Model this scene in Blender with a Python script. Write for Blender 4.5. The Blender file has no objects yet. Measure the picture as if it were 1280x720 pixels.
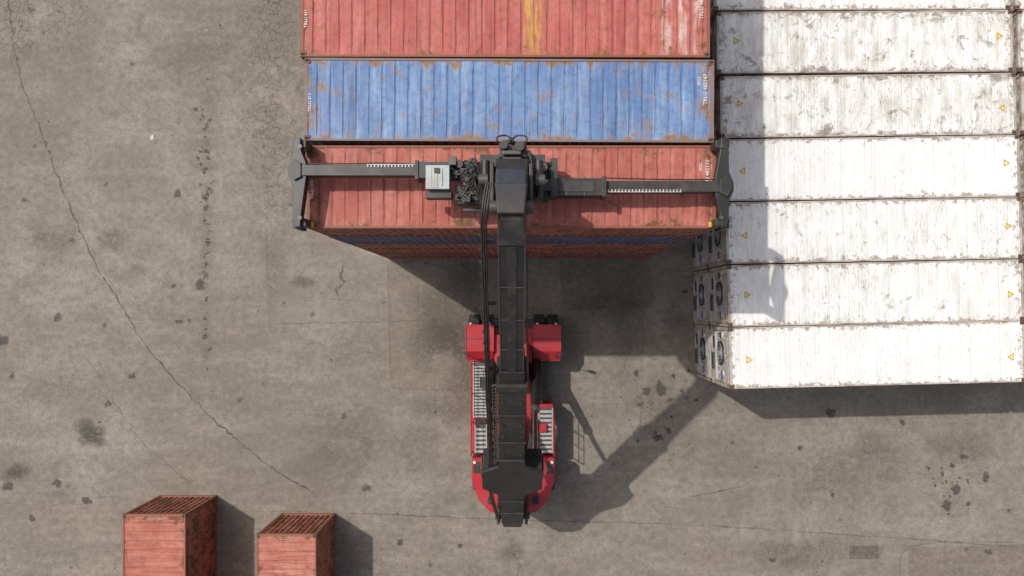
import bpy, bmesh, math, random
from mathutils import Vector, Matrix
random.seed(7)
scene=bpy.context.scene
scene.view_settings.view_transform='Standard'
scene.view_settings.look='None'
scene.view_settings.exposure=0

# ------------------------------------------------------------------ node helpers
def mk(name):
    m=bpy.data.materials.new(name); m.use_nodes=True
    nt=m.node_tree
    return m,nt,nt.nodes['Principled BSDF']
def nd(nt,t,ins=None,**p):
    n=nt.nodes.new(t)
    for k,v in p.items(): setattr(n,k,v)
    for k,v in (ins or {}).items():
        if isinstance(v,bpy.types.NodeSocket): nt.links.new(v,n.inputs[k])
        else: n.inputs[k].default_value=v
    return n
def mth(nt,op,a,b=0.0,clamp=False):
    n=nd(nt,'ShaderNodeMath',{0:a,1:b},operation=op); n.use_clamp=clamp
    return n.outputs[0]
def noise(nt,v,s,d=4,r=.55,dist=0.0):
    return nd(nt,'ShaderNodeTexNoise',{'Vector':v,'Scale':s,'Detail':float(min(d,5)),'Roughness':r,'Distortion':dist}).outputs['Fac']
def mr(nt,v,a,b,c=0.0,d=1.0):
    return nd(nt,'ShaderNodeMapRange',{0:v,1:a,2:b,3:c,4:d}).outputs[0]
def mix(nt,f,a,b,bt='MIX'):
    def c(x): return x if isinstance(x,bpy.types.NodeSocket) else (tuple(x)+(1,) if len(x)==3 else x)
    return nd(nt,'ShaderNodeMixRGB',{'Fac':f,'Color1':c(a),'Color2':c(b)},blend_type=bt).outputs[0]
def vscale(nt,v,s):
    return nd(nt,'ShaderNodeVectorMath',{0:v,1:s},operation='MULTIPLY').outputs[0]
def objcoord(nt,rand=True):
    tc=nd(nt,'ShaderNodeTexCoord').outputs['Object']
    if not rand: return tc,tc
    oi=nd(nt,'ShaderNodeObjectInfo').outputs['Random']
    cb=nd(nt,'ShaderNodeCombineXYZ',{0:mth(nt,'MULTIPLY',oi,37.0),1:mth(nt,'MULTIPLY',oi,91.0),2:mth(nt,'MULTIPLY',oi,13.0)}).outputs[0]
    v=nd(nt,'ShaderNodeVectorMath',{0:tc,1:cb},operation='ADD').outputs[0]
    return tc,v

def simple(name,col,rough=.5,metal=0.0,dust=.25,dustcol=(.2,.17,.14),ns=3.0):
    m,nt,b=mk(name)
    tc,v=objcoord(nt)
    d=mr(nt,noise(nt,v,ns,4,.65),.42,.70,0,dust)
    c=mix(nt,d,col,dustcol)
    c=mix(nt,mr(nt,noise(nt,v,ns*9,2),.3,.7,0,.35),c,[x*.55 for x in col])
    nt.links.new(c,b.inputs['Base Color'])
    b.inputs['Roughness'].default_value=rough
    b.inputs['Metallic'].default_value=metal
    return m

def paint(name,base,faded,light,rustc,L,W,thr=.66,streak=.5,bands=(),grime=.5,edge=.15):
    m,nt,b=mk(name)
    tc,v=objcoord(nt)
    xyz=nd(nt,'ShaderNodeSeparateXYZ',{0:tc})
    x,y=xyz.outputs[0],xyz.outputs[1]
    c=mix(nt,mr(nt,noise(nt,v,.45,4,.6),.38,.62),base,faded)
    st=noise(nt,vscale(nt,v,(5.5,.5,1.2)),1.0,4,.6)
    c=mix(nt,mr(nt,st,.46,.68,0,streak),c,light)
    s2=noise(nt,vscale(nt,v,(9,.35,1.0)),1.0,3,.6)
    c=mix(nt,mr(nt,s2,.54,.68,0,.6),c,[q*.45+.02 for q in base])
    pan=nd(nt,'ShaderNodeTexWhiteNoise',{'W':mth(nt,'FLOOR',mth(nt,'DIVIDE',nd(nt,'ShaderNodeSeparateXYZ',{0:v}).outputs[0],1.17))},noise_dimensions='1D').outputs[0]
    c=mix(nt,mr(nt,pan,0,1,0,.20),c,[q*.6 for q in base])
    for (x0,x1,col,amt) in bands:
        a=mth(nt,'MULTIPLY',mr(nt,x,x0-.04,x0+.04),mr(nt,x,x1-.04,x1+.04,1,0))
        nn=mr(nt,noise(nt,vscale(nt,v,(6,.9,1)),1.3,4,.6),.40,.56,.10,1)
        c=mix(nt,mth(nt,'MULTIPLY',mth(nt,'MULTIPLY',a,nn),amt),c,col)
    ey=mr(nt,mth(nt,'DIVIDE',mth(nt,'ABSOLUTE',y),W/2),.70,1.0)
    ex=mr(nt,mth(nt,'DIVIDE',mth(nt,'ABSOLUTE',x),L/2),.88,1.0)
    em=mth(nt,'MULTIPLY',mth(nt,'MAXIMUM',ey,ex),edge)
    rn=mth(nt,'ADD',noise(nt,v,2.0,5,.72,.3),em)
    g=mr(nt,noise(nt,v,5,5,.75),.47,.68,0,grime)
    c=mix(nt,g,c,[q*.42+.01 for q in base])
    rc=mix(nt,noise(nt,v,12,2),rustc,[q*.4 for q in rustc])
    c=mix(nt,mr(nt,rn,thr-.08,thr,0,.45),c,rustc)
    c=mix(nt,mr(nt,rn,thr,thr+.05,0,.92),c,rc)
    sc=mr(nt,noise(nt,vscale(nt,v,(1,9,1)),2.6,5,.75),.65,.71,0,.4)
    c=mix(nt,sc,c,light)
    nt.links.new(c,b.inputs['Base Color'])
    b.inputs['Roughness'].default_value=.62
    b.inputs['Specular IOR Level'].default_value=.3
    return m

def reefer_white(name,dirt,L=11.75,W=2.44):
    m,nt,b=mk(name)
    tc,v=objcoord(nt)
    xyz=nd(nt,'ShaderNodeSeparateXYZ',{0:tc}); x,y=xyz.outputs[0],xyz.outputs[1]
    c=mix(nt,noise(nt,v,.5,3),(.70,.69,.655),(.79,.785,.77))
    ey=mr(nt,mth(nt,'DIVIDE',mth(nt,'ABSOLUTE',y),W/2),.72,1.0)
    ex=mr(nt,mth(nt,'DIVIDE',mth(nt,'ABSOLUTE',x),L/2),.92,1.0)
    em=mth(nt,'MAXIMUM',ey,ex)
    c=mix(nt,mr(nt,noise(nt,vscale(nt,v,(2.2,.7,1)),1.2,5,.7),.38,.64,0,.30+dirt*.5),c,(.43,.40,.335))
    n1=mth(nt,'ADD',noise(nt,v,1.5,5,.75,.5),mth(nt,'MULTIPLY',em,.09))
    t=.635-dirt*.09
    c=mix(nt,mr(nt,n1,t,t+.10,0,.80),c,(.19,.155,.125))
    n2=noise(nt,vscale(nt,v,(3.5,.8,1)),5.0,5,.7)
    c=mix(nt,mth(nt,'MULTIPLY',mr(nt,n2,.56,.64),mr(nt,noise(nt,v,.6,2),.42,.58,0,.35+dirt*.55)),c,(.10,.085,.075))
    n3=mth(nt,'ADD',noise(nt,v,5,5,.7),mth(nt,'MULTIPLY',em,.22))
    c=mix(nt,mr(nt,n3,.64,.74,0,.8),c,(.25,.16,.10))
    # faint welded seams
    sm=mth(nt,'PINGPONG',x,.61)
    c=mix(nt,mr(nt,sm,.0,.022,.35,0),c,(.35,.32,.27))
    nt.links.new(c,b.inputs['Base Color'])
    b.inputs['Roughness'].default_value=.5
    return m

# ------------------------------------------------------------------ mesh builder
class MB:
    def __init__(s): s.v=[];s.f=[];s.m=[];s.s=[]
    def add(s,vs,fs,m=0,sm=False):
        o=len(s.v); s.v+=[tuple(q) for q in vs]
        for f in fs: s.f.append([i+o for i in f]); s.m.append(m); s.s.append(sm)
    def hexa(s,P,m=0):
        s.add(P,[(0,1,2,3),(7,6,5,4),(0,4,5,1),(1,5,6,2),(2,6,7,3),(3,7,4,0)],m)
    def box(s,c,d,m=0,rz=0.0,R=None):
        c=Vector(c); hx,hy,hz=d[0]/2,d[1]/2,d[2]/2
        M=R if R is not None else Matrix.Rotation(rz,3,'Z')
        s.hexa([c+M@Vector(q) for q in ((-hx,-hy,-hz),(hx,-hy,-hz),(hx,hy,-hz),(-hx,hy,-hz),(-hx,-hy,hz),(hx,-hy,hz),(hx,hy,hz),(-hx,hy,hz))],m)
    def bb(s,x0,x1,y0,y1,z0,z1,m=0): s.box(((x0+x1)/2,(y0+y1)/2,(z0+z1)/2),(x1-x0,y1-y0,z1-z0),m)
    def beam(s,p0,p1,w0,h0,w1=None,h1=None,m=0,side=(1,0,0)):
        p0,p1=Vector(p0),Vector(p1); w1=w1 or w0; h1=h1 or h0
        d=(p1-p0).normalized(); sd=Vector(side); sd=(sd-d*sd.dot(d)).normalized(); u=sd.cross(d)
        P=[]
        for p,w,h in ((p0,w0,h0),(p1,w1,h1)):
            for a,b in ((-1,-1),(1,-1),(1,1),(-1,1)): P.append(p+sd*a*w/2+u*b*h/2)
        s.hexa(P,m)
    def cyl(s,p0,p1,r,m=0,n=20,r1=None):
        p0,p1=Vector(p0),Vector(p1); r1=r if r1 is None else r1
        d=(p1-p0).normalized(); a=d.orthogonal().normalized(); b=d.cross(a)
        V=[];
        for p,q in ((p0,r),(p1,r1)):
            for i in range(n):
                t=2*math.pi*i/n; V.append(p+a*math.cos(t)*q+b*math.sin(t)*q)
        s.add(V,[(i,(i+1)%n,n+(i+1)%n,n+i) for i in range(n)],m,True)
        s.add(V[:n],[tuple(range(n))],m); s.add(V[n:],[tuple(range(n))],m)
    def prism(s,pts,z0,z1,m=0,f=None):
        n=len(pts)
        f=f or (lambda x,y,z:(x,y,z))
        V=[f(x,y,z0) for x,y in pts]+[f(x,y,z1) for x,y in pts]
        s.add(V,[tuple(range(n)),tuple(range(n,2*n))]+[(i,(i+1)%n,n+(i+1)%n,n+i) for i in range(n)],m)
    def lathe_x(s,c,prof,m=0,n=32):
        V=[];k=len(prof)
        for i in range(n):
            t=2*math.pi*i/n
            for x,r in prof: V.append((c[0]+x,c[1]+r*math.cos(t),c[2]+r*math.sin(t)))
        F=[]
        for i in range(n):
            j=(i+1)%n
            for q in range(k-1): F.append((i*k+q,i*k+q+1,j*k+q+1,j*k+q))
        s.add(V,F,m,True)
    def tube(s,pts,r,m=0,n=8,sub=6):
        P=[Vector(p) for p in pts]; Q=[]
        for i in range(len(P)-1):
            a=P[max(i-1,0)];b=P[i];c=P[i+1];d=P[min(i+2,len(P)-1)]
            for k in range(sub):
                t=k/sub
                Q.append(.5*((2*b)+(c-a)*t+(2*a-5*b+4*c-d)*t*t+(3*b-a-3*c+d)*t**3))
        Q.append(P[-1]); V=[]
        for i,p in enumerate(Q):
            d=(Q[min(i+1,len(Q)-1)]-Q[max(i-1,0)]).normalized()
            up=Vector((0,0,1)) if abs(d.z)<.95 else Vector((0,1,0))
            a=d.cross(up).normalized(); b=d.cross(a)
            for k in range(n):
                t=2*math.pi*k/n; V.append(p+a*math.cos(t)*r+b*math.sin(t)*r)
        F=[]
        for i in range(len(Q)-1):
            for k in range(n): F.append((i*n+k,i*n+(k+1)%n,(i+1)*n+(k+1)%n,(i+1)*n+k))
        s.add(V,F,m,True)
    def mesh(s,name,mats,recalc=True):
        me=bpy.data.meshes.new(name); me.from_pydata(s.v,[],s.f)
        for m in mats: me.materials.append(m)
        me.polygons.foreach_set('material_index',s.m); me.polygons.foreach_set('use_smooth',s.s)
        if recalc:
            bm=bmesh.new(); bm.from_mesh(me); bmesh.ops.recalc_face_normals(bm,faces=bm.faces); bm.to_mesh(me); bm.free()
        me.update(); return me
    def obj(s,name,mats,parent=None,bevel=0,loc=(0,0,0),rot=0):
        o=bpy.data.objects.new(name,s.mesh(name,mats)); scene.collection.objects.link(o)
        o.location=loc; o.rotation_euler=(0,0,rot)
        if parent: o.parent=parent
        if bevel:
            b=o.modifiers.new('b','BEVEL'); b.width=bevel; b.segments=2; b.limit_method='ANGLE'
        return o

# ------------------------------------------------------------------ containers
def corr(s0,s1,pitch,d,a,r):
    n=max(1,round((s1-s0)/pitch)); p=(s1-s0)/n; out=[]
    for i in range(n):
        s=s0+i*p; out+=[(s,0),(s+p*a,0),(s+p*(a+r),-d),(s+p*(1-r),-d)]
    out.append((s1,0)); return out
def container_mesh(name,L,W,H,mats,seed=0):
    rnd=random.Random(seed); b=MB(); hx,hy=L/2,W/2
    R=.09
    pr=corr(-hx+R,hx-R,.385,.026,.66,.09)
    ny=8; V=[];k=len(pr); ph=[rnd.uniform(0,6) for _ in range(6)]
    for j in range(ny+1):
        y=-hy+.06+(W-.12)*j/ny
        for (x,o) in pr:
            dz=0 if j in(0,ny) else .012*math.sin(x*2.1+ph[0]+y)+.010*math.sin(x*5.3+ph[1]-y*2)+.010*math.sin(y*3+ph[2]+x*.7)+rnd.uniform(-.005,.005)
            oo=o if 0<j<ny else o*.2
            V.append((x+rnd.uniform(-.006,.006),y,H-.024+oo+dz))
    b.add(V,[(j*k+i,j*k+i+1,(j+1)*k+i+1,(j+1)*k+i) for j in range(ny) for i in range(k-1)],0)
    for sg in (-1,1):
        w=corr(-hx+R,hx-R,.28,.036,.26,.24); V=[]
        for z in (.16,H-.08):
            for x,o in w: V.append((x,sg*(hy-.012+o),z))
        k=len(w); b.add(V,[(i,i+1,k+i+1,k+i) for i in range(k-1)],0)
        b.bb(-hx+.1,hx-.1,sg*hy-.03-sg*.03,sg*hy+.03-sg*.03,H-.09,H,1)
        b.bb(-hx+.1,hx-.1,sg*hy-.03-sg*.03,sg*hy+.03-sg*.03,0.02,.17,1)
    for sg in (-1,1):
        cx=sg*(hx-.05)
        b.bb(cx-.05,cx+.05,-hy+.1,hy-.1,H-.13,H-.004,1)
        b.bb(cx-.05,cx+.05,-hy+.1,hy-.1,0.02,.17,1)
        for sy in (-1,1):
            cy=sy*(hy-.06)
            b.bb(cx-.05,cx+.05,cy-.06,cy+.06,.1,H-.1,1)
            for z in (.06,H-.056):
                b.box((sg*(hx-.086),sy*(hy-.078),z),(.178,.162,.118),2)
                if z>1: b.box((sg*(hx-.086),sy*(hy-.078),H+.0045),(.11,.055,.004),3)
    w=corr(-hy+.12,hy-.12,.245,.045,.28,.22); V=[]
    for z in (.16,H-.1):
        for y,o in w: V.append((-hx+.03-o,y,z))
    k=len(w); b.add(V,[(i,i+1,k+i+1,k+i) for i in range(k-1)],0)
    for sy in (-1,1):
        b.bb(hx-.07,hx-.03,min(sy*.01,sy*(hy-.12)),max(sy*.01,sy*(hy-.12)),.17,H-.13,0)
        for yy in (.3,.85):
            b.cyl((hx-.005,sy*yy,.12),(hx-.005,sy*yy,H-.14),.02,2,8)
            b.box((hx-.01,sy*yy,1.1),(.04,.3,.05),2)
        for zz in (.4,1.0,1.6,2.2): b.box((hx-.02,sy*(hy-.16),zz),(.04,.14,.06),2)
    b.bb(-hx+.1,hx-.1,-hy+.06,hy-.06,.10,.14,3)
    return b.mesh(name,mats)

rust_dark=simple('casting_rust',(.12,.065,.04),.8,0,.6,(.24,.14,.08))
hole=simple('casting_hole',(.012,.011,.010),.9,0,.1)
letter_white=simple('lettering_white',(.66,.62,.57),.7,0,.7,(.4,.27,.22),6)
letter_faint=simple('lettering_worn',(.50,.30,.26),.7,0,.8,(.42,.16,.12),5)
CL,CW,CH=12.19,2.46,2.59
RED=dict(base=(.35,.088,.066),faded=(.43,.140,.108),light=(.52,.25,.205),rustc=(.18,.08,.038))
red_a=paint('red_container_paint',RED['base'],RED['faded'],RED['light'],RED['rustc'],CL,CW,.65,.35)
red_b=paint('red_container_paint_patched',(.37,.082,.070),(.43,.122,.10),(.52,.25,.20),(.24,.10,.04),CL,CW,.66,.30,
            bands=[(.55,1.08,(.48,.26,.06),.95),(4.65,4.95,(.52,.40,.34),.7),(5.15,5.45,(.52,.40,.34),.8),(5.62,5.8,(.56,.47,.42),.6),(2.9,3.0,(.45,.2,.12),.6)])
red_c=paint('maroon_container_paint',(.22,.055,.045),(.30,.09,.07),(.36,.16,.13),(.13,.06,.03),CL,CW,.64,.3)
blue_a=paint('blue_container_paint',(.100,.175,.345),(.150,.240,.410),(.29,.37,.49),(.30,.165,.07),CL,CW,.64,.55)
blue_b=paint('navy_container_paint',(.06,.085,.21),(.08,.12,.27),(.16,.20,.33),(.13,.07,.04),CL,CW,.67,.4)
org=paint('orange_red_container_paint',(.36,.108,.072),(.43,.155,.11),(.53,.28,.225),(.19,.08,.035),12.2,2.7,.64,.45)
def rail(name,c):
    return simple(name,c,.7,0,.9,(.20,.10,.045),1.8)
rail_red=rail('red_rail',(.24,.068,.045)); rail_blue=rail('blue_rail',(.19,.15,.14))
rail_maroon=rail('maroon_rail',(.16,.045,.035)); rail_org=rail('orange_rail',(.27,.085,.05)); rail_navy=rail('navy_rail',(.06,.075,.16))
M={}
def cm(kind,paintm,railm,L=CL,W=CW,H=CH,seed=0):
    key=(kind,seed)
    if key not in M: M[key]=container_mesh('container_'+kind,L,W,H,[paintm,railm,rust_dark,hole],seed)
    return M[key]
def place(name,me,x,y,z,rz=0):
    o=bpy.data.objects.new(name,me); scene.collection.objects.link(o)
    o.location=(x,y,z); o.rotation_euler=(0,0,math.radians(rz)); return o
def lettering(parent,txt,x,y,z,size,rz=90,rx=0,mat=None,name='lettering'):
    c=bpy.data.curves.new(name,'FONT'); c.body=txt; c.size=size; c.align_x='CENTER'; c.align_y='CENTER'; c.offset=.003
    o=bpy.data.objects.new(name,c); scene.collection.objects.link(o); c.materials.append(mat or letter_white)
    o.location=(x,y,z); o.rotation_euler=(math.radians(rx),0,math.radians(rz)); o.parent=parent; return o

kinds={'r':('red',red_a,rail_red),'p':('red_patched',red_b,rail_red),'m':('maroon',red_c,rail_maroon),'b':('blue',blue_a,rail_blue),'n':('navy',blue_b,rail_navy)}
stack=[
 (3.605,-.38,'mrmnr',0.0),(6.185,-.44,'rmbrb',-.3),(8.70,-.56,'mbrmp',-.1),(11.24,-.62,'brmrr',0),(13.8,-.6,'rbmrb',0)]
for yi,(yc,xc,lay,rz) in enumerate(stack):
    for li,ch in enumerate(lay):
        if yi==0 and li in(0,2): ch='r'
        kd,pm,rm=kinds[ch]; top=(li==4)
        me=cm(kd,pm,rm,seed=(10+yi if top else 0))
        o=place('shipping_container',me,xc+(0 if top else random.uniform(-.05,.05)),yc+(0 if top else random.uniform(-.015,.0)),li*2.6,rz)
        if top and yi<4:
            lettering(o,'TRLU 482%d'%(yi*37+110),5.84,.35,CH+.004,.16,90)
            lettering(o,'45G1',5.64,.60,CH+.004,.12,90)
            lettering(o,'TRLU %d'%(yi*53+310),-5.93,-.1,CH+.004,.13,90)

# ------------------------------------------------------------------ refrigerated containers
rail_white=simple('reefer_rail',(.46,.42,.36),.6,0,1.0,(.19,.11,.065),1.4)
reefer_grey=simple('reefer_panel_grey',(.46,.46,.45),.5,0,.3)
reefer_black=simple('reefer_machinery_black',(.025,.026,.03),.5,0,.25)
reefer_blue=simple('reefer_label_blue',(.05,.10,.35),.5,0,.2)
sticker_yel=simple('sticker_yellow',(.60,.42,.02),.6,0,.15)
wm=[reefer_white('reefer_white_clean',.0),reefer_white('reefer_white_dirty',.85),reefer_white('reefer_white_medium',.35)]
RL,RW,RH=11.75,2.44,2.88
def reefer_mesh(name,mat,seed):
    rnd=random.Random(seed); b=MB(); hx,hy=RL/2,RW/2; H=RH
    pr=corr(-hx+.1,hx-.1,.40,.006,.8,.05); ny=8; V=[];k=len(pr); p=[rnd.uniform(0,6) for _ in range(4)]
    for j in range(ny+1):
        y=-hy+.055+(RW-.11)*j/ny
        for x,o in pr:
            dz=0 if j in(0,ny) else .006*math.sin(x*1.7+p[0]+y)+.004*math.sin(x*4.1+p[1]-y*3)+rnd.uniform(-.001,.001)
            V.append((x,y,H-.012+o+dz))
    b.add(V,[(j*k+i,j*k+i+1,(j+1)*k+i+1,(j+1)*k+i) for j in range(ny) for i in range(k-1)],0)
    for sg in (-1,1):
        w=corr(-hx+.1,hx-.1,.25,.015,.6,.1);V=[];k=len(w)
        for z in (.16,H-.08):
            for x,o in w: V.append((x,sg*(hy-.012+o),z))
        b.add(V,[(i,i+1,k+i+1,k+i) for i in range(k-1)],0)
        yc=sg*(hy-.028)
        b.bb(-hx+.1,hx-.1,yc-.028,yc+.028,H-.1,H,1); b.bb(-hx+.1,hx-.1,yc-.028,yc+.028,.02,.17,1)
        cx=sg*(hx-.05)
        b.bb(cx-.05,cx+.05,-hy+.1,hy-.1,H-.13,H-.004,1); b.bb(cx-.05,cx+.05,-hy+.1,hy-.1,.02,.17,1)
        for sy in (-1,1):
            cy=sy*(hy-.06); b.bb(cx-.05,cx+.05,cy-.06,cy+.06,.1,H-.1,1)
            for z in (.06,H-.056):
                b.box((sg*(hx-.086),sy*(hy-.078),z),(.178,.162,.118),5)
                if z>1: b.box((sg*(hx-.086),sy*(hy-.078),H+.0045),(.11,.055,.004),3)
    b.bb(-hx+.10,-hx+.14,-hy+.12,hy-.12,.17,H-.13,2)
    b.bb(-hx+.04,-hx+.1,-hy+.14,hy-.14,1.95,H-.16,0)
    b.bb(-hx+.025,-hx+.04,-.75,-.15,2.1,2.55,2); b.bb(-hx+.025,-hx+.04,.15,.75,2.1,2.55,2)
    b.cyl((-hx+.03,.12,1.35),(-hx+.09,.12,1.35),.50,3,28)
    b.cyl((-hx+.015,.12,1.35),(-hx+.03,.12,1.35),.12,2,16)
    for r in (.25,.4):
        b.tube([(-hx+.02,.12+r*math.cos(t*math.pi/6),1.35+r*math.sin(t*math.pi/6)) for t in range(13)],.012,2,5,1)
    b.bb(-hx+.03,-hx+.1,.70,1.02,.9,1.8,0); b.bb(-hx+.02,-hx+.03,.74,.98,1.4,1.65,3)
    b.bb(-hx+.03,-hx+.1,-1.05,-.5,.95,1.85,0); b.bb(-hx+.02,-hx+.03,-.95,-.62,1.5,1.7,4)
    b.bb(-hx+.03,-hx+.1,-1.0,1.0,.22,.70,2)
    b.cyl((-hx+.05,-.6,.45),(-hx+.05,0.1,.45),.13,3,14); b.bb(-hx+.025,-hx+.05,.3,.8,.3,.6,3)
    for sy in (-1,1):
        b.bb(hx-.06,hx-.03,min(sy*.01,sy*(hy-.12)),max(sy*.01,sy*(hy-.12)),.17,H-.13,0)
        for yy in (.3,.85): b.cyl((hx-.01,sy*yy,.12),(hx-.01,sy*yy,H-.14),.02,2,8)
    b.bb(-hx+.1,hx-.1,-hy+.06,hy-.06,.10,.14,3)
    for tx,ty in ((-hx+.75,rnd.uniform(-.25,.25)),(hx-.55,rnd.uniform(-.25,.35))):
        a=rnd.choice((0,math.pi)) ; R1,R2=.18,.085
        z=H+.008
        o=[(tx+R1*math.cos(a+q*2.0944),ty+R1*math.sin(a+q*2.0944),z) for q in range(3)]
        i=[(tx+R2*math.cos(a+q*2.0944),ty+R2*math.sin(a+q*2.0944),z) for q in range(3)]
        b.add(o+i,[(q,(q+1)%3,3+(q+1)%3,3+q) for q in range(3)],6)
    return b.mesh(name,[mat,rail_white,reefer_grey,reefer_black,reefer_blue,rust_dark,sticker_yel])
rows=[(-2.0,8.16,1.4,0),(.475,8.10,1.2,2),(2.97,8.03,1.1,2),(5.47,7.94,.9,0),(7.98,7.80,.7,1),(10.54,7.66,.4,1),(13.05,7.55,.2,2),(15.55,7.5,.2,1)]
for i,(yl,xl,rz,dk) in enumerate(rows):
    a=math.radians(rz)
    for blkk in (0,1):
        me_top=reefer_mesh('refrigerated_container_body',wm[dk],50+i+blkk*20)
        X=xl+math.cos(a)*(RL/2)+blkk*(RL+.22); Y=yl+math.sin(a)*(RL/2)+(math.sin(a)*(RL+.22) if blkk else 0)
        place('refrigerated_container',me_top,X,Y,2.90,rz)
        place('refrigerated_container',me_top,X-.03,Y,0,rz)

# ------------------------------------------------------------------ two single containers, south-west
for (x0,x1,yn,sd) in ((-17.38,-14.66,-8.93,3),(-11.58,-9.0,-9.79,4)):
    W=x1-x0
    me=container_mesh('container_orange',12.2,W,3.2,[org,rail_org,rust_dark,hole],sd)
    o=place('shipping_container',me,(x0+x1)/2,yn-6.1,0,-90)
    lettering(o,'GLDU 70524',-5.90,.1,3.205,.14,90,mat=letter_faint)
    lettering(o,'22G1',-5.2,W/2+.005,2.8,.24,180,90,mat=letter_faint)
    lettering(o,'GLDU 70524',-4.1,W/2+.005,2.8,.24,180,90,mat=letter_faint)

# ------------------------------------------------------------------ reach stacker
blk=simple('black_paint',(.015,.015,.015),.45,0,.45,(.065,.057,.047),1.1)
blk2=simple('black_paint_worn',(.020,.019,.018),.5,0,.55,(.095,.08,.065),2.5)
redp=simple('machine_red_paint',(.40,.012,.022),.38,0,.35,(.25,.10,.08),1.5)
grate=simple('deck_grey',(.42,.41,.385),.6,0,.7,(.22,.19,.165),3)
silver=simple('cabinet_grey',(.36,.41,.40),.45,0,.5,(.27,.27,.24),3)
rubber=simple('tyre_rubber',(.022,.021,.020),.85,0,.6,(.11,.095,.08),4)
chrome=simple('cylinder_rod',(.6,.6,.6),.25,1.0,.1)
glass=simple('cab_glass',(.03,.04,.05),.12,0,.05)
navy=simple('blue_black_cover',(.016,.021,.036),.25,0,.25,(.07,.07,.08),2)
whitep=simple('white_paint',(.60,.60,.58),.55,0,.6)
yel=simple('yellow_paint',(.62,.38,.03),.5,0,.5)
hyd=simple('hydraulic_grey',(.085,.08,.077),.45,.3,.6,(.10,.075,.05),6)
MATS=[blk,redp,grate,silver,rubber,chrome,glass,navy,whitep,yel,hyd,blk2]
BK,RD,GR,SV,RU,CR,GL,NV,WH,YE,HY,B2=range(12)
root=bpy.data.objects.new('reach_stacker',None); scene.collection.objects.link(root)
XM=-.48
def part(mb,name,bevel=.015): 
    return mb.obj(name,MATS,root,bevel)
P0=Vector((-.48,-8.75,4.25)); P1=Vector((-.30,2.40,16.55))
D=(P1-P0); LEN=D.length; d=D.normalized(); U=Vector((1,0,0)).cross(d).normalized(); SX=d.cross(U).normalized()
if U.z<0: U=-U
def BP(t,s=0,u=0): return P0+D*t+SX*s+U*u
if BP(0,1,0).x<P0.x: SX=-SX
b=MB()
b.beam(BP(-.012),BP(.03),.72,.70,.88,1.0,B2); b.beam(BP(.03),BP(.60),.88,1.0,.88,1.12,BK)
b.beam(BP(.588),BP(.606),.98,1.22,m=B2)
b.beam(BP(.606),BP(.64),.78,.98,m=BK)
for t in (.08,.14,.40,.5): b.beam(BP(t),BP(t+.006),.94,1.10+.1*t,m=B2)
for t in (.36,.43,.47,.55):
    for sx in (-1,1): b.cyl(BP(t,sx*.3,.5),BP(t,sx*.3,.6),.05,B2,10)
part(b,'outer_boom',.03)
b=MB()
b.beam(BP(.60),BP(.955),.70,.86,.68,.80,BK)
b.beam(BP(.64,0,.44),BP(.95,0,.41),.26,.03,m=B2)
for sx in (-1,1): b.beam(BP(.63,sx*.345,.43),BP(.95,sx*.335,.40),.03,.05,m=HY)
for t in (.7,.78,.86): b.beam(BP(t),BP(t+.003),.72,.885,m=B2)
b.beam(BP(.955),BP(1.0),.76,.9,.56,.6,B2)
part(b,'inner_boom',.03)
b=MB()
def fb(x,y,z): 
    p=BP(.25)+SX*x+d*y+U*z; return tuple(p)
b.prism([(-.44,1.45),(-.5,1.0),(-1.12,.60),(-1.12,-.60),(-.5,-1.1),(-.44,-1.3),(.44,-1.3),(.5,-1.1),(1.12,-.6),(1.12,.6),(.5,1.0),(.44,1.45)],.48,.62,BK,fb)
b.prism([(-1.1,.5),(-1.1,-.5),(1.1,-.5),(1.1,.5)],-.5,.475,B2,fb)
for sx in (-1,1):
    b.prism([(sx*1.17,.35),(sx*1.17,-.35),(sx*1.11,-.35),(sx*1.11,.35)],-.3,.3,HY,fb)
part(b,'cylinder_bracket',.03)
b=MB()
for sx in (-1,1):
    a=Vector((XM+sx*.98,-2.3,1.6)); c=BP(.25,sx*.86,-.35); mid=a.lerp(c,.56)
    b.cyl(a,mid,.17,BK,20); b.cyl(mid,c,.105,CR,18); b.cyl(a.lerp(c,.54),a.lerp(c,.565),.20,HY,20)
    b.cyl(a+Vector((-.25,0,0)),a+Vector((.25,0,0)),.19,HY,16)
    b.tube([a+Vector((sx*.2,0,.2)),a.lerp(c,.2)+Vector((sx*.24,0,0)),a.lerp(c,.5)+Vector((sx*.2,0,0))],.035,BK)
part(b,'lift_cylinders',0)
b=MB()
b.beam(BP(.30,-.78,.15),BP(.965,-.70,.15),.05,.05,m=B2)
for i in range(24):
    t=.31+.65*i/23; b.beam(BP(t,-.76,.20),BP(t+.003,-.76,.20),.20,.10,m=B2)
for t in (.45,.62,.8,.94): b.beam(BP(t,-.6,.1),BP(t+.006,-.6,.1),.34,.05,m=B2)
for k,o in enumerate((-.83,-.775,-.715)):
    b.tube([BP(.02,o*.7,.35),BP(.2,o-.03,.62),BP(.35,o,.26),BP(.5,o,.25),BP(.65,o+.02,.25),BP(.8,o+.04,.25),BP(.95,o+.06,.25),BP(1.01,o+.1,.35),BP(1.04,o+.2,-.3)],.026,BK if k!=1 else B2)
b.beam(BP(.60,.47,.3),BP(.93,.40,.3),.05,.10,m=B2)
part(b,'boom_hoses',0)
b=MB()
for i in range(26):
    t=.33+.27*i/25; b.beam(BP(t,-.53,.5),BP(t+.003,-.53,.5),.15,.05,m=HY)
b.beam(BP(.33,-.62,.5),BP(.60,-.62,.5),.03,.08,m=HY)
part(b,'cable_chain',0)
b=MB()
hx=-.32
b.beam((hx,2.2,16.5),(hx,2.95,16.25),.66,.75,.80,.9,BK)
b.beam((hx,2.75,16.0),(hx,3.6,15.3),.84,.95,.84,.95,BK)
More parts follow.
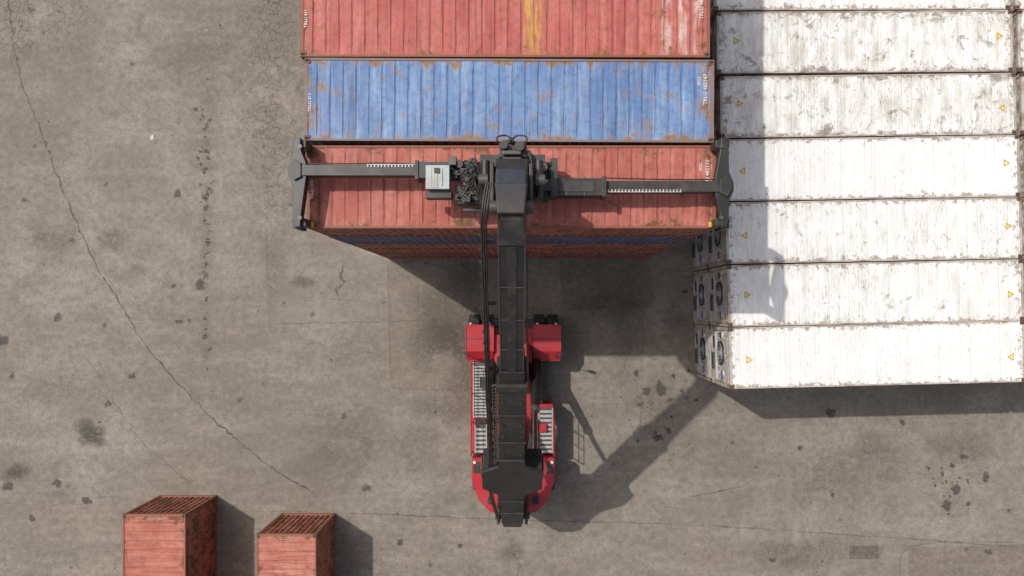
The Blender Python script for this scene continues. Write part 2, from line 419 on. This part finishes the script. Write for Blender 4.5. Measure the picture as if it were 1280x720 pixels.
b.box((hx,3.10,16.42),(.74,.80,.10),NV,R=Matrix.Rotation(math.radians(-8),3,'X'))
b.cyl((hx-.55,2.55,16.2),(hx+.55,2.55,16.2),.17,HY,18)
b.box((hx,3.72,15.55),(.90,.30,.30),B2)
for sx in (-1,1):
    b.box((hx+sx*.50,3.1,15.7),(.10,1.2,.7),B2)
    b.cyl((hx+sx*.72,2.9,15.2),(hx+sx*.72,3.95,15.0),.12,BK,16)
    b.cyl((hx+sx*.62,3.35,15.6),(hx+sx*.86,3.35,15.6),.15,HY,16)
b.box((hx+.02,4.22,15.0),(.74,.42,.45),BK)
b.cyl((hx-.22,4.3,15.1),(hx-.22,4.3,15.45),.11,B2,16); b.cyl((hx+.2,4.28,15.1),(hx+.2,4.28,15.42),.13,B2,16)
b.box((hx+.0,4.12,15.3),(.5,.12,.16),HY); b.box((hx-.15,4.42,15.2),(.2,.1,.12),B2)
b.cyl((hx-.02,4.45,15.15),(hx-.02,4.45,15.35),.08,BK,14)
b.box((hx,3.9,15.28),(.5,.2,.12),HY)
part(b,'boom_head',.025)
b=MB()
n=28
for r,z,m in (((.31,.095),15.715,WH),((.27,.070),15.72,RD),((.23,.03),15.724,WH)):
    b.add([(hx+r[0]*math.cos(2*math.pi*i/n),3.74+r[1]*math.sin(2*math.pi*i/n),z) for i in range(n)],[tuple(range(n))],m)
part(b,'oval_badge',0)
b=MB()
b.cyl((hx,3.7,14.0),(hx,3.7,14.35),.70,B2,36); b.cyl((hx,3.7,14.35),(hx,3.7,14.9),.52,BK,30)
for i in range(18):
    a=i*math.pi/9; b.cyl((hx+.62*math.cos(a),3.7+.62*math.sin(a),14.35),(hx+.62*math.cos(a),3.7+.62*math.sin(a),14.39),.03,HY,8)
part(b,'rotator',.01)
b=MB()
b.bb(-1.25,.60,3.05,4.35,13.62,14.0,B2)
b.bb(-3.02,.95,3.70,4.16,13.34,13.93,BK); b.bb(-.95,2.30,3.20,3.69,13.34,13.96,BK)
b.bb(-3.10,-3.0,3.66,4.2,13.30,13.97,B2); b.bb(2.22,2.34,3.16,3.74,13.3,14.0,B2)
b.bb(.75,.95,3.15,4.22,13.4,14.15,B2); b.bb(-1.55,-1.35,3.2,4.24,13.4,14.1,B2)
b.bb(.35,2.0,3.30,3.60,13.96,13.99,B2)
for x in (1.2,1.7): b.bb(x,x+.04,3.18,3.71,13.4,13.985,B2)
b.bb(-6.45,-3.1,3.79,4.10,13.42,13.82,B2); b.bb(2.34,5.62,3.32,3.64,13.42,13.82,B2)
b.tube([(-6.3,4.16,13.7),(-5,4.15,13.72),(-4,4.17,13.7),(-3.1,4.14,13.7)],.02,BK); b.tube([(5.5,3.70,13.7),(4.5,3.69,13.72),(3.4,3.71,13.7),(2.3,3.74,13.7)],.02,BK)
part(b,'spreader_beams',.015)
b=MB()
for i in range(15): 
    x=-4.48+i*.098; b.bb(x,x+.03,4.03,4.10,13.825,13.84,WH)
b.bb(-4.5,-3.1,4.095,4.11,13.822,13.838,WH)
for i in range(22):
    x=2.40+i*.098; b.bb(x,x+.03,3.32,3.39,13.825,13.84,WH)
b.bb(2.38,4.5,3.31,3.325,13.822,13.838,WH)
part(b,'length_scale_marks',0)
for nm,ex,sg,yb in (('left_end_beam',-6.47,-1,3.95),('right_end_beam',5.71,1,3.48)):
    b=MB(); yc=3.605
    def ff(x,y,z,ex=ex,sg=sg,yc=yc): return (ex+sg*x,yc+y,z)
    cy=yb-yc
    b.prism([(-.05,1.28),(.08,1.28),(.16,1.0),(.17,cy+.42),(.30,cy+.12),(.30,cy-.12),(.17,cy-.42),(.16,-1.0),(.10,-1.28),(-.05,-1.28),(-.08,-.9),(-.22,cy-.22),(-.22,cy+.22),(-.08,.9)],13.45,13.78,BK,ff)
    b.prism([(.10,cy+.3),(.24,cy+.08),(.24,cy-.08),(.10,cy-.3),(-.1,cy-.2),(-.1,cy+.2)],13.78,13.86,B2,ff)
    for sy in (-1,1):
        x0=ex-sg*.06
        b.box((x0,yc+sy*1.13,13.35),(.24,.22,.62),B2)
        b.cyl((ex-sg*.0,yc+sy*1.13,12.98),(ex-sg*.0,yc+sy*1.13,13.06),.06,HY,10)
        b.prism([(.1,sy*.95),(.22,sy*1.05),(.20,sy*1.30),(.06,sy*1.30)],12.75,13.66,BK,ff)
        b.cyl((x0,yc+sy*1.02,13.66),(x0,yc+sy*1.02,13.84),.06,HY,12)
    b.box((ex-sg*.15,yc-1.14,13.10),(.2,.16,.14),YE)
    part(b,nm,.012)
b=MB()
b.bb(-2.74,-2.08,3.32,3.98,13.95,14.36,SV); b.bb(-2.70,-2.40,3.36,3.92,14.36,14.375,GR)
for x in (-2.6,-2.3): b.bb(x,x+.03,3.4,3.9,14.36,14.385,SV)
b.bb(-2.5,-2.35,3.75,3.9,14.376,14.40,B2)
b.bb(-2.78,-2.04,3.10,3.28,13.7,14.15,B2); b.bb(-2.1,-1.9,4.0,4.25,13.9,14.3,HY)
b.cyl((-2.75,3.2,13.95),(-2.1,3.2,13.95),.10,HY,14)
part(b,'hydraulic_cabinet',.015)
b=MB(); rr=random.Random(3)
b.bb(-1.95,-.95,3.05,3.45,13.6,14.0,B2)
for i in range(26):
    x=rr.uniform(-2.0,-.85); y=rr.uniform(3.0,4.2); s=rr.uniform(.07,.2)
    if rr.random()<.5: b.box((x,y,14.0+s*.5),(s,s*rr.uniform(.6,1.6),s*1.3),rr.choice((BK,HY,B2)))
    else: b.cyl((x,y,13.9),(x,y,14.1+s*.6),s*.5,rr.choice((HY,BK,B2)),12)
b.cyl((-1.9,3.0,13.85),(-1.1,3.0,13.85),.10,BK,14); b.cyl((-1.75,2.82,13.7),(-1.2,2.82,13.7),.07,HY,12)
for i in range(16):
    x0=rr.uniform(-2.1,-1.5); y0=rr.uniform(3.1,4.1); x1=rr.uniform(-.9,-.6); y1=rr.uniform(3.0,4.0)
    b.tube([(x0,y0,14.0),(x0+.2,y0+rr.uniform(-.3,.3),14.3+rr.random()*.3),((x0+x1)/2,(y0+y1)/2+rr.uniform(-.5,.5),14.35),(x1,y1,14.2)],rr.choice((.018,.024,.015)),rr.choice((BK,B2,B2,HY)))
for i in range(7):
    b.tube([(hx-.3-.05*i,2.6,16.0),(hx-.62-.05*i,3.0,15.5),(hx-.75+.03*i,3.5+.05*i,15.0),(hx-.55+.02*i,4.0,14.5),(hx-.75,3.9-.1*i,14.1)],.022,BK)
    b.tube([(hx+.3+.03*i,4.2,15.2),(hx+.6,4.05-.1*i,15.1),(hx+.75,3.6-.05*i,14.6),(hx+.7,3.4,14.1)],.022,BK)
for sx in (-1,1): b.tube([(hx+sx*.3,4.3,15.3),(hx+sx*.4,4.5,15.4),(hx+sx*.15,4.58,15.3),(hx-sx*.05,4.4,15.4)],.024,B2)
b.cyl((.55,3.9,14.0),(.55,3.9,14.5),.11,HY,14); b.bb(.45,.75,3.3,3.6,14.0,14.25,B2); b.cyl((.62,3.0,14.0),(.62,4.1,14.0),.09,BK,14)
part(b,'spreader_hydraulics',0)
b=MB()
b.bb(XM-1.05,XM+1.05,-7.2,-.9,.75,1.55,RD)
b.bb(XM-.85,XM-.55,-8.2,-1.2,1.55,1.95,RD); b.bb(XM+.55,XM+.85,-8.2,-1.2,1.55,1.95,RD)
b.bb(XM-1.86,XM-1.08,-6.6,-2.42,.55,1.78,RD); b.bb(XM+1.08,XM+1.80,-6.6,-4.35,.55,1.78,RD)
b.bb(XM+.90,XM+1.35,-4.35,-2.42,.7,1.55,B2); b.cyl((XM+1.3,-4.2,1.2),(XM+1.3,-2.5,1.2),.3,BK,20)
b.bb(XM-.95,XM+.95,-1.3,-.5,.8,1.5,BK)
b.bb(XM-.5,XM+.5,-7.4,-5.0,1.6,2.35,RD); b.bb(XM-.40,XM+.40,-7.3,-5.1,2.35,2.40,B2)
b.bb(XM+.9,XM+1.1,-6.7,-5.0,1.78,2.1,RD); b.bb(XM-1.12,XM-.88,-6.7,-4.9,1.78,2.15,RD)
part(b,'chassis',.03)
b=MB()
def deck(x0,x1,y0,y1,z,gap):
    b.bb(x0,x1,y0,y1,z,z+.03,HY)
    n=int((y1-y0)/gap)
    for i in range(n): b.bb(x0+.03,x1-.03,y0+i*gap+.02,y0+i*gap+gap*.62,z+.03,z+.055,SV if i%4==0 else GR)
    for xx in (x0,x1): b.bb(xx-.02,xx+.02,y0,y1,z-.02,z+.09,GR)
deck(XM-1.80,XM-1.18,-4.95,-2.45,1.80,.14); deck(XM-1.72,XM-1.22,-6.55,-5.25,1.80,.2)
deck(XM+1.16,XM+1.76,-6.55,-4.5,1.80,.2)
b.bb(XM-1.7,XM-1.25,-5.2,-5.0,1.8,1.98,B2)
b.bb(XM-1.5,XM-1.2,-3.6,-3.1,1.86,2.05,B2); b.bb(XM+1.18,XM+1.5,-5.6,-5.2,1.86,2.0,RD)
part(b,'walkways',0)
b=MB()
for x,y0,y1 in ((XM+1.80,-6.5,-4.5),(XM-1.85,-6.5,-2.5)):
    n=4
    for i in range(n):
        y=y0+(y1-y0)*i/(n-1); b.cyl((x,y,1.6),(x,y,2.75),.022,RD if x>0 else RD,8)
    for z in (2.3,2.75): b.cyl((x,y0,z),(x,y1,z),.022,RD,8)
for i in range(4): b.bb(XM+1.82,XM+2.0,-5.9,-5.3,.45+.33*i,.49+.33*i,GR)
for y in (-5.9,-5.3): b.cyl((XM+1.9,y,.4),(XM+1.9,y,2.5),.02,GR,8)
for sx in (-1,1):
    b.cyl((XM+sx*1.9,-2.2,2.0),(XM+sx*2.05,-2.0,2.9),.02,BK,8); b.box((XM+sx*2.05,-1.98,3.0),(.22,.08,.35),BK)
part(b,'handrails_and_mirrors',0)
b=MB()
for sx in (-1,1):
    x0,x1=sorted((XM+sx*.88,XM+sx*2.12))
    b.bb(x0,x1,-1.95,-.78,2.02,2.14,RD)
    b.hexa([(x0,-2.35,1.72),(x1,-2.35,1.72),(x1,-1.95,2.02),(x0,-1.95,2.02),(x0,-2.35,1.84),(x1,-2.35,1.84),(x1,-1.95,2.137),(x0,-1.95,2.137)],RD)
    b.bb(x0,x1,-2.39,-2.35,.95,1.84,RD)
    b.bb(x0,x1,-.78,-.74,1.9,2.137,RD)
    b.bb(x0+.05,x1-.05,-1.40,-1.37,2.14,2.155,B2)
    for xx in (x0,x1): b.bb(xx-.02,xx+.02,-1.95,-.8,1.85,2.17,RD)
    for xx in (x0+.2,x1-.2): b.cyl((xx,-.66,2.0),(xx,-.74,2.0),.06,WH,14)
part(b,'front_fenders',.025)
def wheel(bb,cx,cy,r,w):
    h=w/2
    bb.lathe_x((cx,cy,r),[(-h,.45*r),(-h,.80*r),(-h*.85,.95*r),(-h*.5,r),(h*.5,r),(h*.85,.95*r),(h,.80*r),(h,.45*r)],RU,36)
    bb.lathe_x((cx,cy,r),[(-h*.8,.01),(-h*.8,.3*r),(-h*.9,.46*r),(h*.9,.46*r),(h*.8,.3*r),(h*.8,.01)],HY,24)
    for i in range(26):
        a=i*2*math.pi/26
        for s in (-1,1):
            R=Matrix.Rotation(a,3,'X')
            bb.box(Vector((cx,cy,r))+R@Vector((s*h*.45,0,r*1.005)),(h*.8,.09,.05),RU,R=R)
b=MB()
for sx in (-1,1):
    for o in (1.18,1.80): wheel(b,XM+sx*o,-1.22,.90,.55)
b.cyl((XM-1.6,-1.22,.9),(XM+1.6,-1.22,.9),.25,BK,18)
part(b,'front_wheels',0)
b=MB()
for sx in (-1,1): wheel(b,XM+sx*1.62,-7.6,.82,.55)
part(b,'rear_wheels',0)
b=MB()
b.prism([(XM-1.84,-6.68),(XM-1.84,-7.7),(XM-1.55,-8.55),(XM-1.0,-9.1),(XM+1.0,-9.1),(XM+1.55,-8.55),(XM+1.84,-7.7),(XM+1.84,-6.68),(XM+1.1,-6.68),(XM+.6,-7.2),(XM-.6,-7.2),(XM-1.1,-6.68)],1.70,2.35,RD)
b.prism([(XM-1.25,-6.8),(XM-1.25,-8.5),(XM-.9,-9.0),(XM+.9,-9.0),(XM+1.25,-8.5),(XM+1.25,-6.8)],.55,1.70,RD)
for sx in (-1,1):
    b.box((XM+sx*1.62,-7.1,2.36),(.3,.5,.03),B2)
    b.cyl((XM+sx*1.72,-6.85,2.35),(XM+sx*1.72,-6.85,2.43),.07,WH,14)
    b.box((XM+sx*1.0,-8.55,2.37),(.25,.35,.05),B2)
    b.cyl((XM+sx*1.3,-8.75,1.9),(XM+sx*1.33,-8.80,1.9),.1,YE,14)
part(b,'counterweight',.04)
b=MB()
for sx in (-1,1):
    f=lambda x,y,z:(z,x,y)
    b.prism([(-9.0,2.3),(-7.6,2.3),(-8.3,4.55),(-8.95,4.6)],XM+sx*.52,XM+sx*.64,B2,f)
b.cyl((XM-.72,-8.68,4.22),(XM+.72,-8.68,4.22),.16,HY,20)
b.box((XM,-9.06,3.6),(.10,.10,.14),YE)
part(b,'boom_pivot',.015)
b=MB()
b.bb(XM-.66,XM+.66,-3.25,-1.55,1.62,2.35,RD)
b.bb(XM-.62,XM+.62,-3.20,-1.60,2.35,3.55,GL)
b.bb(XM-.66,XM+.66,-3.25,-1.52,3.55,3.68,RD)
for sx in (-1,1):
    for y in (-3.2,-2.4,-1.6): b.bb(XM+sx*.64-.03,XM+sx*.64+.03,y-.04,y+.04,2.35,3.55,BK)
b.cyl((XM-.4,-3.0,3.68),(XM-.4,-3.0,3.85),.07,YE,12)
part(b,'operator_cab',.03)
b=MB()
for i in range(8):
    s=-1 if i%2 else 1
    b.tube([(XM+s*.7,-2.0-.1*i,1.8),(XM+s*(.75+.03*i),-3.2,2.1),(XM+s*.8,-5.0,2.0),(XM+s*(.6+.04*i),-6.8,2.2),(XM+s*.5,-8.3,3.0),BP(.02,s*.5,-.1)],.03,BK)
b.cyl((XM+.95,-3.9,1.6),(XM+.95,-3.9,2.6),.09,HY,14); b.cyl((XM-.95,-5.0,1.75),(XM-.95,-5.0,2.5),.08,HY,14)
b.bb(XM+.75,XM+1.1,-7.0,-6.7,1.8,2.5,B2); b.bb(XM-1.05,XM-.75,-3.6,-2.7,1.7,2.1,B2)
part(b,'engine_pipes',0)

# ------------------------------------------------------------------ ground
m,nt,bs=mk('worn_concrete_asphalt')
tc=nd(nt,'ShaderNodeTexCoord').outputs['Object']
xyz=nd(nt,'ShaderNodeSeparateXYZ',{0:tc}); x,y=xyz.outputs[0],xyz.outputs[1]
n2=noise(nt,tc,.55,5,.72)
c=mix(nt,mr(nt,noise(nt,tc,.11,4,.62,.5),.40,.60),(.188,.160,.127),(.262,.232,.195))
# newer, browner strip along the south edge of the yard
ln=mth(nt,'ADD',mth(nt,'ADD',y,mth(nt,'MULTIPLY',x,.05)),mr(nt,n2,.3,.7,-.12,.12))
c=mix(nt,mr(nt,ln,-10.25,-10.10,.40,0),c,(.235,.198,.150))
c=mix(nt,mr(nt,n2,.38,.60,0,.8),c,(.172,.149,.121))
c=mix(nt,mr(nt,noise(nt,vscale(nt,tc,(.25,1.1,1)),.9,5,.65),.48,.68,0,.5),c,(.30,.266,.222))
n3=noise(nt,tc,3.2,5,.78)
c=mix(nt,mr(nt,n3,.46,.66,0,.65),c,(.115,.098,.081))
c=mix(nt,mr(nt,n3,.44,.30,0,.5),c,(.32,.288,.245))
n4=noise(nt,tc,20,3,.85)
c=mix(nt,mr(nt,n4,.50,.70,0,.70),c,(.095,.083,.07))
c=mix(nt,mr(nt,n4,.46,.28,0,.55),c,(.40,.365,.315))
# soft blotches of old oil
n5=noise(nt,tc,.32,4,.6,.8)
c=mix(nt,mr(nt,n5,.60,.74,0,.45),c,(.095,.082,.068))
def dots(sc,rad,keep,amt,c):
    vo=nd(nt,'ShaderNodeTexVoronoi',{'Vector':tc,'Scale':sc})
    k=nd(nt,'ShaderNodeSeparateXYZ',{0:vo.outputs['Color']})
    r=mth(nt,'MULTIPLY',mr(nt,k.outputs[0],keep,1.0,0,1),rad*sc)
    dd=mth(nt,'ADD',vo.outputs['Distance'],mr(nt,n4,.3,.7,-.03*sc,.03*sc))
    q=mr(nt,mth(nt,'SUBTRACT',dd,r),-.04*sc,.01*sc,amt,0)
    return mix(nt,mth(nt,'MULTIPLY',q,mr(nt,r,0,.02*sc)),c,(.07,.06,.052))
c=dots(.9,.13,.78,.65,c)
wv=nd(nt,'ShaderNodeVectorMath',{0:tc,1:nd(nt,'ShaderNodeTexNoise',{'Vector':tc,'Scale':1.5,'Detail':2.0}).outputs['Color']},operation='ADD').outputs[0]
def band(v,a,b2,s=.8): return mth(nt,'MULTIPLY',mr(nt,v,a-s,a+s),mr(nt,v,b2-s,b2+s,1,0))
mask=mth(nt,'MULTIPLY',band(x,-13.2,-10.8,.9),band(y,5,30,3.0))
mask=mth(nt,'MAXIMUM',mask,mth(nt,'MULTIPLY',band(x,-25.5,-21.5,1.2),band(y,12.0,30,1.2)))
mask=mth(nt,'MULTIPLY',mask,mr(nt,n2,.36,.50))
e=nd(nt,'ShaderNodeTexVoronoi',{'Vector':wv,'Scale':2.6},feature='DISTANCE_TO_EDGE').outputs['Distance']
c=mix(nt,mth(nt,'MULTIPLY',mr(nt,e,.015,.075,.85,0),mask),c,(.07,.06,.05))
c=mix(nt,mth(nt,'MULTIPLY',mask,.3),c,(.14,.122,.10))
nt.links.new(c,bs.inputs['Base Color']); bs.inputs['Roughness'].default_value=.9
bs.inputs['Specular IOR Level'].default_value=.2
b=MB(); G=1500
b.add([(-G,-G,0),(G,-G,0),(G,G,0),(-G,G,0)],[(0,1,2,3)],0)
ground=b.obj('ground',[m])

def site(u,v): return ((u-655)/26.2,(385-v)/26.2)   # survey grid: 26.2 units per metre
class Marks:
    def __init__(s): s.v=[];s.f=[];s.c=[];s.k=0
    def z(s): s.k+=1; return .004+.00006*s.k
    def blob(s,u,v,ru,rv,col,al,hard=.4,seed=None,rot=0,n=26):
        r=random.Random(seed if seed is not None else (u*31+v)); cx,cy=site(u,v); z=s.z()
        o=len(s.v); s.v.append((cx,cy,z)); s.c.append((*col,al))
        ph=[r.uniform(0,6.28) for _ in range(4)]
        jit=[1+r.uniform(-.08,.08)+sum(.15/(q+1)**.5*math.sin((q+2)*2*math.pi*i/n+ph[q]) for q in range(4)) for i in range(n)]
        for q,a in ((.4,1),(.4+.5*hard,.85),(1.1,0)):
            for i in range(n):
                t=2*math.pi*i/n; xx=ru/26.2*q*jit[i]*math.cos(t); yy=rv/26.2*q*jit[i]*math.sin(t)
                s.v.append((cx+xx*math.cos(rot)-yy*math.sin(rot),cy+xx*math.sin(rot)+yy*math.cos(rot),z)); s.c.append((*col,al*a))
        for i in range(n): s.f.append((o,o+1+i,o+1+(i+1)%n))
        for k in range(2):
            for i in range(n):
                a=o+1+k*n; s.f.append((a+i,a+n+i,a+n+(i+1)%n,a+(i+1)%n))
    def line(s,pts,w,col,al,jit=1.2,step=7,seed=1):
        r=random.Random(seed); P=[Vector(site(*p)).to_3d() for p in pts]; Q=[]; z=s.z()
        for i in range(len(P)-1):
            a=P[max(i-1,0)];b_=P[i];c_=P[i+1];d_=P[min(i+2,len(P)-1)]
            n=max(1,int((c_-b_).length*26.2/step))
            for k in range(n):
                t=k/n; Q.append(.5*((2*b_)+(c_-a)*t+(2*a-5*b_+4*c_-d_)*t*t+(3*b_-a-3*c_+d_)*t**3))
        Q.append(P[-1])
        Q=[q+Vector((r.uniform(-1,1),r.uniform(-1,1),0))*jit/26.2 for q in Q]
        o=len(s.v); h=w/26.2/2
        for i,q in enumerate(Q):
            dd=(Q[min(i+1,len(Q)-1)]-Q[max(i-1,0)]).normalized(); nn=Vector((-dd.y,dd.x,0)); hw=h*r.uniform(.6,1.4)
            aa=al*r.uniform(.35,1)*min(1,(min(i,len(Q)-1-i)+.6)/4)
            for k,al2 in ((-1,0),(0,aa),(1,0)):
                p=q+nn*hw*k; s.v.append((p.x,p.y,z)); s.c.append((*col,al2))
        for i in range(len(Q)-1):
            for k in range(2): s.f.append((o+i*3+k,o+i*3+k+1,o+i*3+k+4,o+i*3+k+3))
    def patch(s,pts,col,al):
        z=s.z(); o=len(s.v)
        for i,p in enumerate(pts):
            a=site(*p); s.v.append((a[0],a[1],z)); s.c.append((*col,al))
        s.f.append(tuple(range(o,o+len(pts))))
    def obj(s,name,mat):
        me=bpy.data.meshes.new(name); me.from_pydata(s.v,[],s.f)
        at=me.color_attributes.new('Cov','FLOAT_COLOR','POINT')
        at.data.foreach_set('color',[q for c in s.c for q in c]); me.materials.append(mat)
        o=bpy.data.objects.new(name,me); scene.collection.objects.link(o); o.parent=ground; return o
mm,nt,bs=mk('ground_marks')
tc=nd(nt,'ShaderNodeTexCoord').outputs['Object']
at=nd(nt,'ShaderNodeAttribute',attribute_name='Cov')
nf=noise(nt,tc,5,5,.8)
col=mix(nt,mr(nt,nf,.35,.65,0,.35),at.outputs['Color'],(.15,.132,.11))
nt.links.new(col,bs.inputs['Base Color']); bs.inputs['Roughness'].default_value=.85
f=mth(nt,'MULTIPLY',at.outputs['Alpha'],mr(nt,nf,.36,.56,.20,1.15),True)
tr=nd(nt,'ShaderNodeBsdfTransparent'); mx=nd(nt,'ShaderNodeMixShader',{0:f,1:tr.outputs[0],2:bs.outputs[0]})
nt.links.new(mx.outputs[0],nt.nodes['Material Output'].inputs['Surface'])
DK=(.050,.043,.037); BR=(.12,.098,.074); LT=(.33,.30,.255); TN=(.26,.22,.155); MD=(.14,.122,.10)
K=Marks()
K.patch([(332,292),(480,322),(484,402),(336,405)],LT,.22)
K.patch([(484,330),(540,318),(600,330),(604,490),(488,486)],TN,.34)
K.patch([(700,325),(812,322),(818,384),(702,388)],MD,.25)
K.patch([(1062,682),(1098,682),(1098,699),(1062,699)],DK,.3)
K.patch([(1135,685),(1500,672),(1500,760),(1137,760)],(.21,.165,.12),.3)
for i,(p,w,a) in enumerate([
 ([(430,641),(650,650),(900,658),(1280,684)],2.6,.45),([(120,652),(280,640),(430,641)],2.2,.25),
 ([(336,405),(484,402),(604,398)],2,.4),([(484,330),(486,410),(488,486)],2,.3),([(332,292),(334,350),(336,405)],2,.25),
 ([(488,486),(604,490)],2,.2),([(805,388),(803,430),(800,560)],2,.45),
 ([(1137,760),(1135,685),(1280,678)],2.5,.4),([(340,450),(480,440)],2,.2),([(860,622),(930,607),(942,598)],2.4,.8),([(340,378),(395,372),(470,380)],2,.3)]):
    K.line(p,w,DK,a,.7,9,i)
K.line([(8,-60),(14,30),(28,105),(50,160),(68,210),(92,270),(122,335),(150,380),(178,425),(222,478),(262,520),(300,553),(340,585),(395,618)],2.8,DK,.95,1.6,5,5)
K.line([(100,440),(128,475),(150,515),(178,552),(210,580),(242,610)],1.9,DK,.55,1.6,5,6)
K.line([(0,648),(80,628),(150,622),(210,640)],2,DK,.3,1.6,6,7)
K.line([(436,328),(425,342),(430,352),(420,362),(424,376)],4.5,DK,.95,1.8,4,9)
K.line([(20,95),(14,60),(40,40)],2,DK,.5,1.5,5,10)
K.line([(640,672),(636,690),(648,700),(642,760)],3,DK,.5,2,5,11)
K.line([(790,695),(812,720),(815,800)],2,DK,.4,2,5,12)
rr=random.Random(11)
for i in range(14):
    u,v=rr.uniform(0,1280),rr.uniform(0,720); a=rr.uniform(0,6.28); L=rr.uniform(15,50)
    K.line([(u,v),(u+L*.5*math.cos(a),v+L*.5*math.sin(a)),(u+L*math.cos(a+.4),v+L*math.sin(a+.4))],1.5,DK,.35,1.8,5,100+i)
for i in range(64):
    v=rr.choice((rr.uniform(125,465),rr.gauss(215,45),rr.gauss(290,60))); u=258+rr.gauss(0,3.2)
    K.blob(u,v,rr.uniform(1,3.8),rr.uniform(1,4),DK,rr.uniform(.3,.75),.5,i)
K.line([(258,120),(260,250),(256,330),(258,470)],22,MD,.22,1,10,20)
for u,v,r1,r2,c_,a in [(113,542,21,18,DK,.7),(20,590,18,13,DK,.55),(0,425,10,8,DK,.9),(72,397,6,6,DK,.6),(250,356,7,7,DK,.75),(222,242,5,5,DK,.75),(224,402,5,3,DK,.7),
  (378,352,14,9,BR,.5),(555,395,48,40,BR,.55),(568,425,32,30,DK,.45),(585,350,32,30,DK,.4),(530,430,26,30,BR,.4),(585,480,35,60,BR,.45),(545,510,30,22,MD,.3),(760,380,40,30,DK,.35),(790,400,30,60,BR,.3),
  (108,626,6,5,DK,.9),(72,604,6,5,DK,.9),(10,608,8,5,DK,.8),(165,470,5,4,DK,.7),(195,640,4,4,DK,.8),(40,648,5,4,DK,.7),(90,300,4,4,DK,.6),(30,250,5,4,DK,.5),(165,80,4,4,DK,.5),(135,505,5,4,DK,.6),(15,470,4,4,DK,.6),(300,500,5,4,DK,.5),
  (1038,516,6,7,DK,.9),(1128,528,4,4,DK,.7),(1232,596,5,6,DK,.9),(1183,632,7,6,DK,.95),(1195,612,7,6,DK,.95),(1190,582,4,3,DK,.9),(1204,571,5,4,DK,.9),(1178,592,3,3,DK,.9),(1160,585,3,3,DK,.8),(1235,690,5,4,DK,.6),(1000,560,4,3,DK,.7),(965,700,5,3,DK,.6),
  (1210,630,3,3,DK,.8),(826,486,7,9,DK,.95),(808,489,6,5,DK,.95),(838,500,4,3,DK,.9),(795,466,4,4,DK,.8),(800,505,5,3,DK,.7),(822,547,6,5,DK,.95),(835,538,4,4,DK,.8),(852,489,3,2,DK,.7),(842,470,3,3,DK,.7),
  (870,500,3,2,DK,.7),(820,505,34,40,BR,.25),(845,400,20,30,BR,.3),(640,690,18,14,BR,.4),(500,678,5,4,DK,.8),(575,682,4,3,DK,.7),(520,560,40,30,MD,.2),(458,610,6,5,DK,.6),(430,520,4,4,DK,.6),
  (350,560,60,40,LT,.2),(60,120,80,60,LT,.18),(180,250,70,90,LT,.15),(430,560,80,50,BR,.2),(1050,600,90,40,BR,.22),(1000,690,70,25,BR,.25),(70,300,35,25,MD,.25),(140,300,25,14,BR,.3),(1090,560,30,18,MD,.3),(250,60,70,60,MD,.2),(420,230,60,50,MD,.2),(340,330,20,50,MD,.2),(1200,560,50,20,MD,.25),(60,480,40,30,MD,.25)]:
    K.blob(u,v,r1,r2,c_,a,.55 if a>.5 and r1<12 else .1)
K.blob(190,172,2.6,2.6,(.75,.75,.72),1,1); K.blob(376,208,2,2,(.6,.6,.58),.8,1)
for i in range(240):
    u,v=rr.uniform(-200,1480),rr.uniform(-100,820); s=rr.choice((1.1,1.3,1.6,2.2,3))
    K.blob(u,v,s,s*rr.uniform(.6,1.2),DK if rr.random()<.8 else LT,rr.uniform(.3,.85),.7,300+i,rr.random()*3,12)
for i in range(36):
    u,v=825+rr.gauss(0,30),500+rr.gauss(0,34); s=rr.choice((.9,1.1,1.5,2.2)); K.blob(u,v,s,s,DK,.8,.7,600+i,n=12)
for i in range(14):
    u,v=1195+rr.gauss(0,20),598+rr.gauss(0,26); s=rr.uniform(.8,2.0); K.blob(u,v,s,s,DK,.8,.7,700+i,n=12)
for off in (-48,46):
    K.line([(642+off,420),(640+off,560),(641+off,700),(655+off*1.05,900)],17,MD,.2,.6,14,40+off)
K.obj('pavement_marks',mm)

# ------------------------------------------------------------------ light
sd=Vector((.56,-.36,-1)).normalized()
L=bpy.data.lights.new('sun','SUN'); L.energy=3.15; L.angle=math.radians(.7); L.color=(1,.965,.91)
lo=bpy.data.objects.new('sun',L); scene.collection.objects.link(lo); lo.rotation_euler=sd.to_track_quat('-Z','Y').to_euler(); lo.location=(-20,13,40)
w=bpy.data.worlds.new('World'); scene.world=w; w.use_nodes=True; nt=w.node_tree
bg=nt.nodes['Background']; sk=nd(nt,'ShaderNodeTexSky',sky_type='NISHITA'); sk.sun_disc=False
sk.sun_elevation=math.asin(-sd.z); sk.sun_rotation=math.atan2(-sd.x,-sd.y); sk.dust_density=4.0; sk.air_density=.8
hs=nd(nt,'ShaderNodeHueSaturation',{'Color':sk.outputs[0],'Saturation':.6,'Value':1.0})
nt.links.new(hs.outputs[0],bg.inputs[0]); bg.inputs[1].default_value=.145

# ------------------------------------------------------------------ camera (drone looking straight down)
cd=bpy.data.cameras.new('camera'); co=bpy.data.objects.new('camera',cd); scene.collection.objects.link(co)
co.location=(0,0,34.5); co.rotation_euler=(0,0,0); cd.sensor_width=36; cd.lens=25.42
cd.shift_x=-15/1280; cd.shift_y=25/1280; cd.clip_end=5000
scene.camera=co
